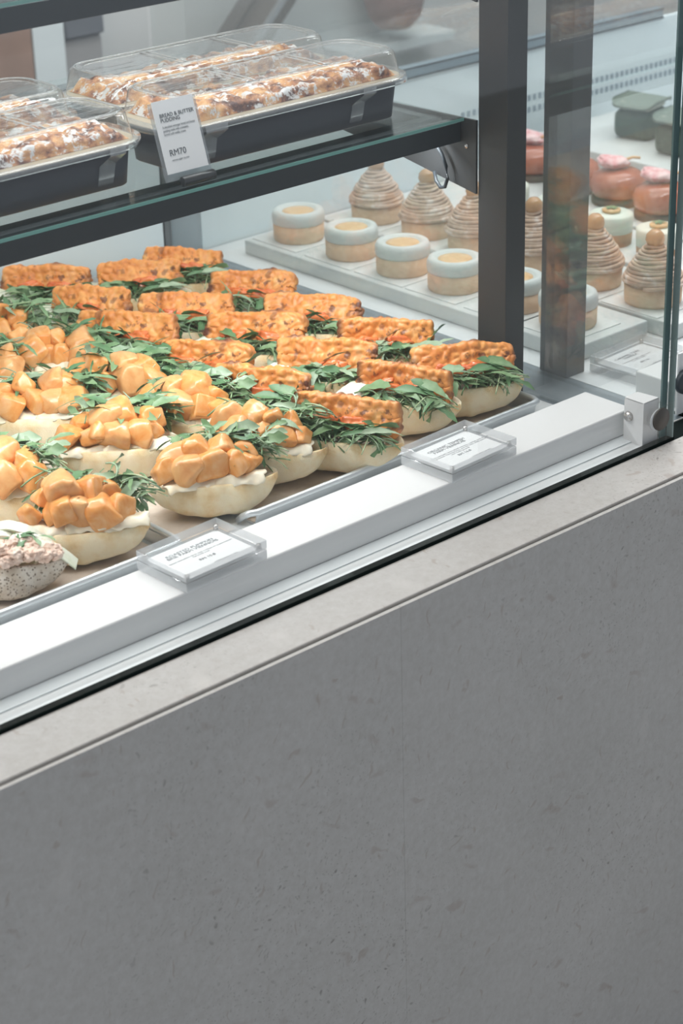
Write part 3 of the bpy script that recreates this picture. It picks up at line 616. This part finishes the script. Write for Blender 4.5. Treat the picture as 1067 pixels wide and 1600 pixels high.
TS = {'A': [(-0.273, 0.161, 0.123, -60), (-0.283, 0.287, 0.112, -62), (-0.270, 0.404, 0.115, -59), (-0.276, 0.545, 0.132, -60), (-0.251, 0.656, 0.098, -60), (-0.243, 0.765, 0.115, -48)],
      'B': [(-0.161, 0.189, 0.110, -62), (-0.175, 0.302, 0.117, -52), (-0.174, 0.431, 0.124, -56), (-0.184, 0.552, 0.116, -46), (-0.150, 0.695, 0.109, -43)],
      'C': [(-0.078, 0.185, 0.118, -36), (-0.080, 0.308, 0.113, -44), (-0.083, 0.433, 0.119, -49), (-0.077, 0.555, 0.111, -50), (-0.074, 0.699, 0.100, -50)]}
coln = {'A': 'left tempeh row', 'B': 'middle tempeh row', 'C': 'right tempeh row by the post'}
ordn = ['frontmost', 'second from the front', 'third from the front', 'fourth from the front', 'fifth from the front', 'sixth from the front']
k = 0
for c_ in 'ABC':
    for j, (x, y, L, a) in enumerate(TS[c_]):
        o_ = 'rearmost' if j == len(TS[c_])-1 else ordn[j]
        tempeh_sandwich(x, y, L, a, k, 'orange fried tempeh sandwich, %s in the %s' % (o_, coln[c_])); k += 1
def pumpkin_sandwich(x, y, ang, i, label):
    rnd = random.Random(300+i); a = R(ang)
    e = empty('pumpkin_sandwich', label, 'sandwich', (x, y, ZT), a, 'roasted pumpkin sandwiches')
    put('bun', BUN[(i+2) % NV], e, (0, 0, 0), (0, 0, rnd.uniform(-0.05, 0.05)), (1, 1, rnd.uniform(.95, 1.08)))
    for k, px in enumerate((-0.034, 0.012, 0.040) if i % 2 else (-0.024, 0.024)): put('brie_slice', BRIE[(i+k) % 4], e, (px, -0.0160, 0.0395 + 0.001*k), (rnd.uniform(-.05, .1), rnd.uniform(-.06, .06), rnd.uniform(-.15, .15)), 1.0)
    spots = [(-0.046, -0.004, 0.051), (-0.026, -0.009, 0.052), (-0.003, -0.008, 0.053), (0.020, -0.010, 0.052), (0.040, -0.006, 0.050), (-0.034, 0.010, 0.060), (-0.012, 0.006, 0.067), (0.012, 0.008, 0.066), (0.033, 0.010, 0.058), (-0.016, -0.014, 0.058)]
    for k, (px, py, pz) in enumerate(spots[:9 + i % 2]): put('pumpkin_chunk', CHUNK[(i*5+k*7) % 12], e, (px + rnd.uniform(-.004, .004), py + rnd.uniform(-.003, .003), pz), (rnd.uniform(-.7, .7), rnd.uniform(-.6, .6), rnd.uniform(0, 3)), rnd.uniform(.9, 1.15))
    r = put('rocket_leaves', PROCK[i % NV], e, (0.004, 0.002, 0.0), (0, 0, rnd.uniform(-0.1, 0.1))); r['kind'] = 'stuff'
    for k in range(4): put('rocket_leaf', RLEAF[(i+k) % 5], e, (rnd.uniform(-0.02, 0.058), rnd.uniform(-0.002, 0.026), rnd.uniform(0.058, 0.070)), (rnd.uniform(-.5, .5), rnd.uniform(-.2, .5), rnd.uniform(-1.2, 1.2) + (PI if k == 1 else 0)))
    return e
PS = [(-0.458, 0.163, -30, 'roasted pumpkin and brie sandwich directly behind the ROASTED PUMPKIN price block'),
      (-0.476, 0.303, -34, 'roasted pumpkin and brie sandwich second from the front in the middle pumpkin column'),
      (-0.484, 0.437, -38, 'roasted pumpkin and brie sandwich third from the front in the middle pumpkin column'),
      (-0.486, 0.567, -38, 'roasted pumpkin and brie sandwich fourth from the front in the middle pumpkin column'),
      (-0.372, 0.185, -40, 'roasted pumpkin and brie sandwich frontmost beside the tempeh rows'),
      (-0.382, 0.307, -42, 'roasted pumpkin and brie sandwich second from the front beside the tempeh rows'),
      (-0.388, 0.431, -44, 'roasted pumpkin and brie sandwich third from the front beside the tempeh rows'),
      (-0.390, 0.551, -44, 'roasted pumpkin and brie sandwich fourth from the front beside the tempeh rows'),
      (-0.392, 0.675, -44, 'roasted pumpkin and brie sandwich rearmost beside the tempeh rows, half under rocket'),
      (-0.614, 0.173, -34, 'roasted pumpkin and brie sandwich on the left tray behind the fish sandwich'),
      (-0.634, 0.303, -36, 'roasted pumpkin sandwich at the left edge behind another on the left tray'),
      (-0.646, 0.437, -40, 'roasted pumpkin sandwich third back on the left tray at the photo edge')]
for i, (x, y, a, lb) in enumerate(PS): pumpkin_sandwich(x, y, a, i, lb)
# fish sandwich
FB = bun_mesh(0.130, 0.066, 0.044, 77); FB.materials.append(M_seedbun); FB.materials.append(M_crumb)
e = empty('fish_sandwich', 'seeded bun filled with pink flaked fish and cucumber at the lower left', 'sandwich', (-0.712, 0.166, ZT), R(-38))
put('bun', FB, e, (0, 0, 0)); bm = bmesh.new(); rnd = random.Random(5)
fm = [blob_mesh(90+s, 0.007, 0.006, 0.005, 0.5) for s in range(4)]
for s in range(110):
    t = bmesh.new(); t.from_mesh(fm[s % 4]); bmesh.ops.rotate(t, verts=t.verts, matrix=Matrix.Rotation(rnd.uniform(0, 6), 3, 'Z')); u = rnd.uniform(-1, 1)
    bmesh.ops.translate(t, verts=t.verts, vec=(u*0.054, rnd.uniform(-0.026, 0.008)*(1-0.4*u*u), 0.042 + rnd.uniform(0, 0.014)*(1-u*u))); m_ = bpy.data.meshes.new('t'); t.to_mesh(m_); t.free(); bm.from_mesh(m_); bpy.data.meshes.remove(m_)
fl = link('flaked_fish', bm_mesh(bm), M_tuna, e); fl.data.polygons.foreach_set('use_smooth', [True]*len(fl.data.polygons))
def strip_mesh(seed, L, Wd, T, curv):
    bm = bmesh.new(); n = 14; rows = []
    for i in range(n+1):
        t = i/n; x = (t-.5)*L; z = -curv*(t-.35)**2*L + noise.noise((t*3, seed, 0))*0.002; w = Wd/2
        rows.append([bm.verts.new((x, -w, z)), bm.verts.new((x, w, z+0.001)), bm.verts.new((x, w, z+T)), bm.verts.new((x, -w, z+T))])
    for A, B in zip(rows, rows[1:]):
        for k in range(4): bm.faces.new((A[k], A[(k+1) % 4], B[(k+1) % 4], B[k]))
    bm.faces.new(rows[0]); bm.faces.new(rows[-1][::-1]); return bm_mesh(bm)
for s, (px, py, pz, rz, L, Wd) in enumerate(((0.046, -0.006, 0.048, -0.15, 0.055, 0.013), (0.034, 0.004, 0.053, 0.35, 0.050, 0.012), (0.008, 0.010, 0.057, 0.1, 0.055, 0.013), (-0.02, 0.006, 0.058, -0.2, 0.05, 0.012), (0.020, 0.014, 0.060, -0.1, 0.05, 0.012))):
    o = link('cucumber_slice', strip_mesh(s, L, Wd, 0.0022, 0.9), M_cuke, e, (px, py, pz), (0.3, 0.1, rz))
bm = bmesh.new(); rnd = random.Random(9)
for s in range(14): add_leaf(bm, (rnd.uniform(0.0, 0.04), rnd.uniform(-0.005, 0.008), rnd.uniform(0.052, 0.058)), rnd.uniform(0, 6), 0.2, 0.018, 0.006, 0.8, 0.3, rnd.choice((0, 1)), rnd)
o = link('parsley', bm_mesh(bm), M_leaf, e); o['kind'] = 'stuff'

# ---------------------------------------------------------------- bread and butter puddings on the shelf
def rrect(hx, hy, r, n=8):
    p = []
    for cx, cy, a0 in ((hx-r, hy-r, 0), (-hx+r, hy-r, 90), (-hx+r, -hy+r, 180), (hx-r, -hy+r, 270)):
        for k in range(n+1): a = R(a0 + 90*k/n); p.append((cx + r*math.cos(a), cy + r*math.sin(a)))
    return p
def loft(bm, rings, cap0=True, cap1=True, mi=0):
    vr = [[bm.verts.new((x, y, z)) for x, y in pts] for pts, z in rings]; n = len(vr[0])
    for A, B in zip(vr, vr[1:]):
        for i in range(n): f = bm.faces.new((A[i], A[(i+1) % n], B[(i+1) % n], B[i])); f.smooth = True; f.material_index = mi
    if cap0: bm.faces.new(vr[0][::-1]).material_index = mi
    if cap1: bm.faces.new(vr[-1]).material_index = mi
HX, HY = 0.160, 0.058
def pudding(loc, label, hx=HX, rz=0.0, tapes=((0.05, 0.02),), seed=0):
    e = empty('boxed_pudding', label, 'pudding box', loc, rz, 'boxed bread and butter puddings'); e.scale = (1, 1, 0.91)
    bm = bmesh.new(); loft(bm, [(rrect(hx-0.0150, HY-0.022, 0.010), 0.0002), (rrect(hx-0.0130, HY-0.020, 0.011), 0.002), (rrect(hx-0.010, HY-0.013, 0.015), 0.050)]); link('black_pan', bm_mesh(bm), M_pan, e)
    bm = bmesh.new(); loft(bm, [(rrect(hx-0.006, HY-0.008, 0.026), 0.0503), (rrect(hx+0.007, HY+0.000, 0.045), 0.0510), (rrect(hx+0.007, HY+0.000, 0.045), 0.0524), (rrect(hx-0.006, HY-0.008, 0.026), 0.0526)]); link('gold_rim', bm_mesh(bm), M_gold, e)
    # pudding surface with piled bread lumps
    bm = bmesh.new(); nx, ny = 110, 40; G = []
    for i in range(nx+1):
        row = []
        for j in range(ny+1):
            u, v = i/nx*2-1, j/ny*2-1; x, y = u*(hx-0.015), v*(HY-0.014)
            q = max(abs(u), abs(v)); edge = min(1.0, (1-abs(u)**8)*2)*min(1.0, (1-abs(v)**4)*2.5)
            d = noise.voronoi(Vector((x*75+seed*7, y*80, 0)))[0]; lump = math.sqrt(max(0, 1-min(1, d[0]*1.25)**2))
            z = 0.0529 + edge*(0.004 + 0.0095*lump*(0.6+0.8*abs(noise.noise((x*20, y*20, seed)))) + 0.0022*noise.noise((x*120, y*120, 0)) + 0.003)
            row.append(bm.verts.new((x, y, z)))
        G.append(row)
    for i in range(nx):
        for j in range(ny): bm.faces.new((G[i][j], G[i+1][j], G[i+1][j+1], G[i][j+1])).smooth = True
    link('bread_pudding', bm_mesh(bm), M_pud, e)
    bm = bmesh.new(); loft(bm, [(rrect(hx-0.004, HY-0.005, 0.028), 0.0530), (rrect(hx-0.008, HY-0.009, 0.028), 0.0800), (rrect(hx-0.011, HY-0.012, 0.027), 0.0832), (rrect(hx-0.017, HY-0.018, 0.023), 0.0840), (rrect(hx-0.021, HY-0.022, 0.021), 0.0822)], False, True)
    for x in (-0.045, 0.045):
        pass
    ld = link('clear_lid', bm_mesh(bm), M_pet, e)
    bm = bmesh.new(); add_tube(bm, [(x, y, 0.0834) for x, y in rrect(hx-0.0125, HY-0.0135, 0.026)], 0.0011, 6, 0, True); add_tube(bm, [(x, y, 0.0822) for x, y in rrect(hx-0.020, HY-0.021, 0.022)], 0.0007, 5, 0, True); link('lid_bead', bm_mesh(bm), M_petrim, ld)
    bm = bmesh.new()
    for x in (-0.052, -0.044, 0.046, 0.054): add_tube(bm, [(x, -HY+0.020, 0.0822), (x, -HY+0.035, 0.0838), (x, HY-0.035, 0.0838), (x, HY-0.020, 0.0822)], 0.0010, 5, 0)
    link('lid_rib', bm_mesh(bm), M_petrim, ld)
    bm = bmesh.new(); loft(bm, [(rrect(hx-0.004, HY-0.005, 0.028), 0.0529), (rrect(hx+0.009, HY+0.002, 0.046), 0.0528), (rrect(hx+0.010, HY+0.0026, 0.046), 0.0460), (rrect(hx+0.0092, HY+0.002, 0.046), 0.0460)], False, False)
    link('lid_skirt', bm_mesh(bm), M_petrim, ld)
    for x, w in tapes:
        bm = bmesh.new(); y0 = -HY-0.0050; y1 = -HY+0.0120
        P = [(y0, 0.0535), (y0-0.0006, 0.045), (y1+0.0020, 0.030), (y1+0.0052, 0.014), (y1+0.0088, 0.003)]
        A = [[bm.verts.new((x+sx*w/2 + noise.noise((z*90, sx, x*20))*0.0015, y, z)) for y, z in P] for sx in (-1, 1)]; B = [[bm.verts.new((v.co.x, v.co.y-0.0003, v.co.z)) for v in q] for q in A]
        for i in range(4):
            bm.faces.new((A[0][i], A[1][i], A[1][i+1], A[0][i+1])); bm.faces.new((B[0][i+1], B[1][i+1], B[1][i], B[0][i]))
            for s in (0, 1): bm.faces.new((A[s][i], B[s][i], B[s][i+1], A[s][i+1]))
        link('tape_strip', bm_mesh(bm), M_tape, e)
    return e
pudding((-0.237, 0.320, 0.2901), 'boxed bread pudding in black pan with clear lid, front right on the shelf', 0.166, 0.0, ((-0.118, 0.028), (0.092, 0.018)), 1)
pudding((-0.596, 0.320, 0.2901), 'boxed bread pudding with sugar dusting, front left behind the shelf edge', 0.163, R(0.6), ((0.118, 0.019),), 2)
pudding((-0.230, 0.4425, 0.2901), 'boxed bread pudding in the rear row behind the front right box', 0.160, R(0.0), (), 3)
pudding((-0.582, 0.4425, 0.2901), 'boxed bread pudding in the rear row at the left edge of the photo', 0.158, R(0.0), (), 4)

# sign on the shelf front
e = empty('price_sign', 'white card sign reading BREAD & BUTTER PUDDING RM70 clipped on the shelf', 'price sign', (-0.4045, 0.2420, 0.2903), 0.0)
tilt = R(-17)
roll = bmesh.new(); add_lathe(roll, [(0, -0.020), (0.0045, -0.020), (0.0052, -0.0195), (0.0052, 0.0195), (0.0045, 0.020), (0, 0.020)], 20); link('clip_base', bm_mesh(roll), mat('grey_clip', (0.07, 0.075, 0.08), 0.25, 0.3), e, (0.0065, -0.006, 0.0055), (0, PI/2, 0))
hd = link('clear_holder', (lambda b: (add_box(b, -0.0290, 0.0290, -0.0008, 0.0008, 0, 0.078, 0.0002), bm_mesh(b))[1])(bmesh.new()), glassmat('sign_holder_plastic', (0.80, 0.83, 0.85), 1.2, 0.02, haze=0.15), e, (0, 0.0, 0.006), (tilt, 0, 0))
cd = box('printed_card', M_paper, -0.0255, 0.0255, -0.0016, -0.0009, 0.0075, 0.0790, hd)
RX = (PI/2, 0, 0)
text('title_text', 'BREAD & BUTTER\nPUDDING', 0.0054, M_ink, cd, (-0.0195, -0.0018, 0.0625), RX, 'LEFT', 0.0, 1.0, 0.86)
text('description_text', 'A decadent nonsugar bread and butter\npudding made with croissants.\nServed with vanilla cream.', 0.0036, M_ink2, cd, (-0.0190, -0.0018, 0.0520), RX, 'LEFT', 0, 0.72, 1.0)
text('price_text', 'RM70', 0.0088, M_ink, cd, (-0.0180, -0.0018, 0.0245), RX, 'LEFT', 0.0)
text('note_text', 'serves eight to ten', 0.0028, M_ink2, cd, (-0.0165, -0.0018, 0.0195), RX, 'LEFT', 0, 1.0)

# ---------------------------------------------------------------- desserts next door
ZP = -0.0085
def stand(name, label, x0, x1, y0, y1, z0, z1, pads=()):
    e = empty(name, label, 'platter', ((x0+x1)/2, (y0+y1)/2, z0))
    cx, cy = (x0+x1)/2, (y0+y1)/2; box('platter_body', M_melm, x0-cx, x1-cx, y0-cy, y1-cy, 0.0001, z1-z0, e, 0.002, 2)
    for px, py, s in pads: box('paper_pad', M_pad, px-cx-s, px-cx+s, py-cy-s, py-cy+s, z1-z0+0.0001, z1-z0+0.0012, e)
    return e
TY = [0.752, 0.642, 0.541, 0.443, 0.336, 0.247]; MY = [0.738, 0.634, 0.542, 0.432, 0.325, 0.226]
stand('serving_platter', 'long white platter under the white topped tarts', 0.112, 0.247, 0.185, 0.805, -0.0299, -0.0095, [(0.168, y, 0.046) for y in TY])
stand('serving_platter', 'long white platter under the piped chestnut tarts', 0.256, 0.388, 0.150, 0.805, -0.0299, -0.0095, [(0.304, y, 0.046) for y in MY])
stand('serving_platter', 'white platter under the layered dessert cups', 0.402, 0.520, 0.19, 0.80, -0.0299, -0.0095)
stand('serving_platter', 'white platter under the red glazed cakes', 0.532, 0.690, 0.20, 0.82, -0.0299, -0.0095)
stand('serving_platter', 'raised white platter under the green cakes at the back', 0.712, 0.93, 0.36, 0.83, -0.0299, 0.018)
def tart():
    e = empty('round_tart', '', 'tart', (0, 0, 0), 0, 'white topped round tarts')
    lathe('tart_shell', M_shell, [(0, 0), (0.0340, 0), (0.0355, 0.003), (0.0360, 0.024), (0, 0.024)], e, n=40)
    lathe('icing_ring', M_mer, [(0.0, 0.0242), (0.0355, 0.0242), (0.0368, 0.028), (0.0368, 0.036), (0.0345, 0.0415), (0.030, 0.0430), (0.0245, 0.0415), (0.0225, 0.0385), (0, 0.0385)], e, n=40)
    lathe('caramel_disc', M_car, [(0.0223, 0.0386), (0.0222, 0.0396), (0.015, 0.0400), (0, 0.0402)], e, n=32)
    return e
tl = ['rearmost', 'fifth from the front', 'fourth from the front', 'third from the front', 'second from the front, partly hidden', 'frontmost beside the blurred price block']
t0 = None
for i, y in enumerate(TY):
    lb = 'white iced round tart, ' + tl[i] + ' of its row'
    if t0 is None: t0 = tart(); t0.location = (0.168, y, ZP+0.0003); t0['label'] = lb
    else: copy_tree(t0, (0.168, y, ZP+0.0003), 0.3*i, lb)
def mont():
    e = empty('chestnut_cream_tart', '', 'tart', (0, 0, 0), 0, 'piped chestnut cream tarts')
    lathe('tart_shell', M_shell, [(0, 0), (0.0345, 0), (0.036, 0.003), (0.0368, 0.0235), (0.0340, 0.0240), (0, 0.0240)], e, n=40)
    bm = bmesh.new(); pts = []; n = 360; rads = []
    for i in range(n):
        t = i/(n-1); a = t*2*PI*12; r = 0.0320*(1-t**1.25)**0.85*(1+0.03*math.sin(a*1.7)) + 0.006
        pts.append((r*math.cos(a), r*math.sin(a), 0.0265 + 0.050*t + 0.0008*math.sin(a*2.3))); rads.append(0.0030*(1-0.2*t))
    add_tube(bm, pts, rads, 7); add_lathe(bm, [(0.033, 0.0242), (0.033, 0.030), (0.028, 0.045), (0.018, 0.062), (0.0, 0.074)], 24)
    link('piped_cream', bm_mesh(bm), M_mont, e)
    lathe('glazed_chestnut', M_nut, [(0, 0.072), (0.0095, 0.074), (0.0122, 0.080), (0.0112, 0.087), (0.006, 0.0925), (0, 0.0935)], e, n=20)
    return e
ml = ['rearmost', 'fifth from the front', 'fourth from the front, cut by the black post', 'third from the front, between the two posts', 'second from the front', 'frontmost, against the glass edge']
m0 = None
for i, y in enumerate(MY):
    lb = 'tall piped chestnut cream tart, ' + ml[i]
    if m0 is None: m0 = mont(); m0.location = (0.304, y, ZP+0.0003); m0['label'] = lb
    else: copy_tree(m0, (0.304, y, ZP+0.0003), 0.7*i, lb)
def cup():
    e = empty('dessert_cup', '', 'dessert', (0, 0, 0), 0, 'layered dessert cups')
    lathe('brownie_layer', M_brown, [(0, 0), (0.0285, 0), (0.0295, 0.018), (0, 0.018)], e); lathe('cream_layer', M_cream, [(0, 0.0182), (0.0296, 0.0182), (0.0305, 0.040), (0.027, 0.043), (0, 0.0435)], e)
    lathe('biscuit', M_car, [(0, 0.044), (0.012, 0.044), (0.013, 0.046), (0.012, 0.048), (0, 0.0485)], e, n=20, wob=0.1)
    bm = bmesh.new(); rnd = random.Random(3)
    for k in range(6): add_leaf(bm, (0, 0, 0.0488), k*1.05, 0.4, 0.009, 0.005, 0.8, 0.1, k % 2, rnd, False)
    link('green_garnish', bm_mesh(bm), M_leaf, e); return e
c0 = None
for i, (x, y, lb) in enumerate(((0.452, 0.425, 'behind the second chestnut tart'), (0.444, 0.335, 'behind the frontmost chestnut tart'), (0.456, 0.525, 'hidden behind the second post'), (0.458, 0.625, 'seen between the posts'))):
    lb = 'layered brownie and cream cup, ' + lb
    if c0 is None: c0 = cup(); c0.location = (x, y, ZP-0.0008); c0['label'] = lb
    else: copy_tree(c0, (x, y, ZP-0.0008), i, lb)
def redcake():
    e = empty('red_glazed_cake', '', 'cake', (0, 0, 0), 0, 'red glazed round cakes')
    lathe('biscuit_base', M_dark, [(0, 0), (0.038, 0), (0.039, 0.002), (0.039, 0.010), (0, 0.0105)], e); lathe('glazed_dome', M_red, [(0.030, 0.0107), (0.037, 0.013), (0.0415, 0.022), (0.0415, 0.032), (0.037, 0.042), (0.026, 0.048), (0.012, 0.0500), (0, 0.0505)], e, n=40)
    o = link('sugared_petal', blob_mesh(6, 0.024, 0.017, 0.009, 0.2), M_petal, e, (-0.006, 0.006, 0.060), (0.1, 0.15, -0.5))
    tube('petal_stalk', M_car, [(0.012, -0.002, 0.061), (0.020, -0.008, 0.064), (0.030, -0.014, 0.062)], 0.0022, e); return e
r0 = None
for i, (x, y, lb) in enumerate(((0.606, 0.545, 'under the vents right of the second post'), (0.592, 0.452, 'at the right, cut by the glass edge'), (0.620, 0.728, 'seen in the gap between the posts'), (0.606, 0.635, 'behind the second post'))):
    lb = 'red glazed cake with pink petal, ' + lb
    if r0 is None: r0 = redcake(); r0.location = (x, y, ZP-0.0008); r0['label'] = lb
    else: copy_tree(r0, (x, y, ZP-0.0008), -0.4*i, lb)
def greencake(x, y, rz, lb):
    e = empty('green_cake', lb, 'cake', (x, y, 0.0182), rz, 'square green cakes')
    box('sponge', M_green, -0.034, 0.034, -0.034, 0.034, 0.0, 0.046, e, 0.013, 4); poly = rrect(0.041, 0.037, 0.016)
    bm = bmesh.new(); loft(bm, [(poly, 0.058), (poly, 0.062)]); 
    for v in bm.verts: v.co.z += 0.5*(v.co.x**2)*-16 + 0.006
    link('icing_sheet', bm_mesh(bm), M_green2, e); box('cream_layer', mat('pale_layer', (0.36, 0.38, 0.31), 0.6), -0.028, 0.028, -0.028, 0.028, 0.0462, 0.0575, e, 0.004, 2); return e
greencake(0.832, 0.695, R(12), 'square green sponge cake with a curled pale sheet on top, below the vents')
greencake(0.800, 0.585, R(8), 'square green sponge cake mostly hidden by the green glass edge at the right')
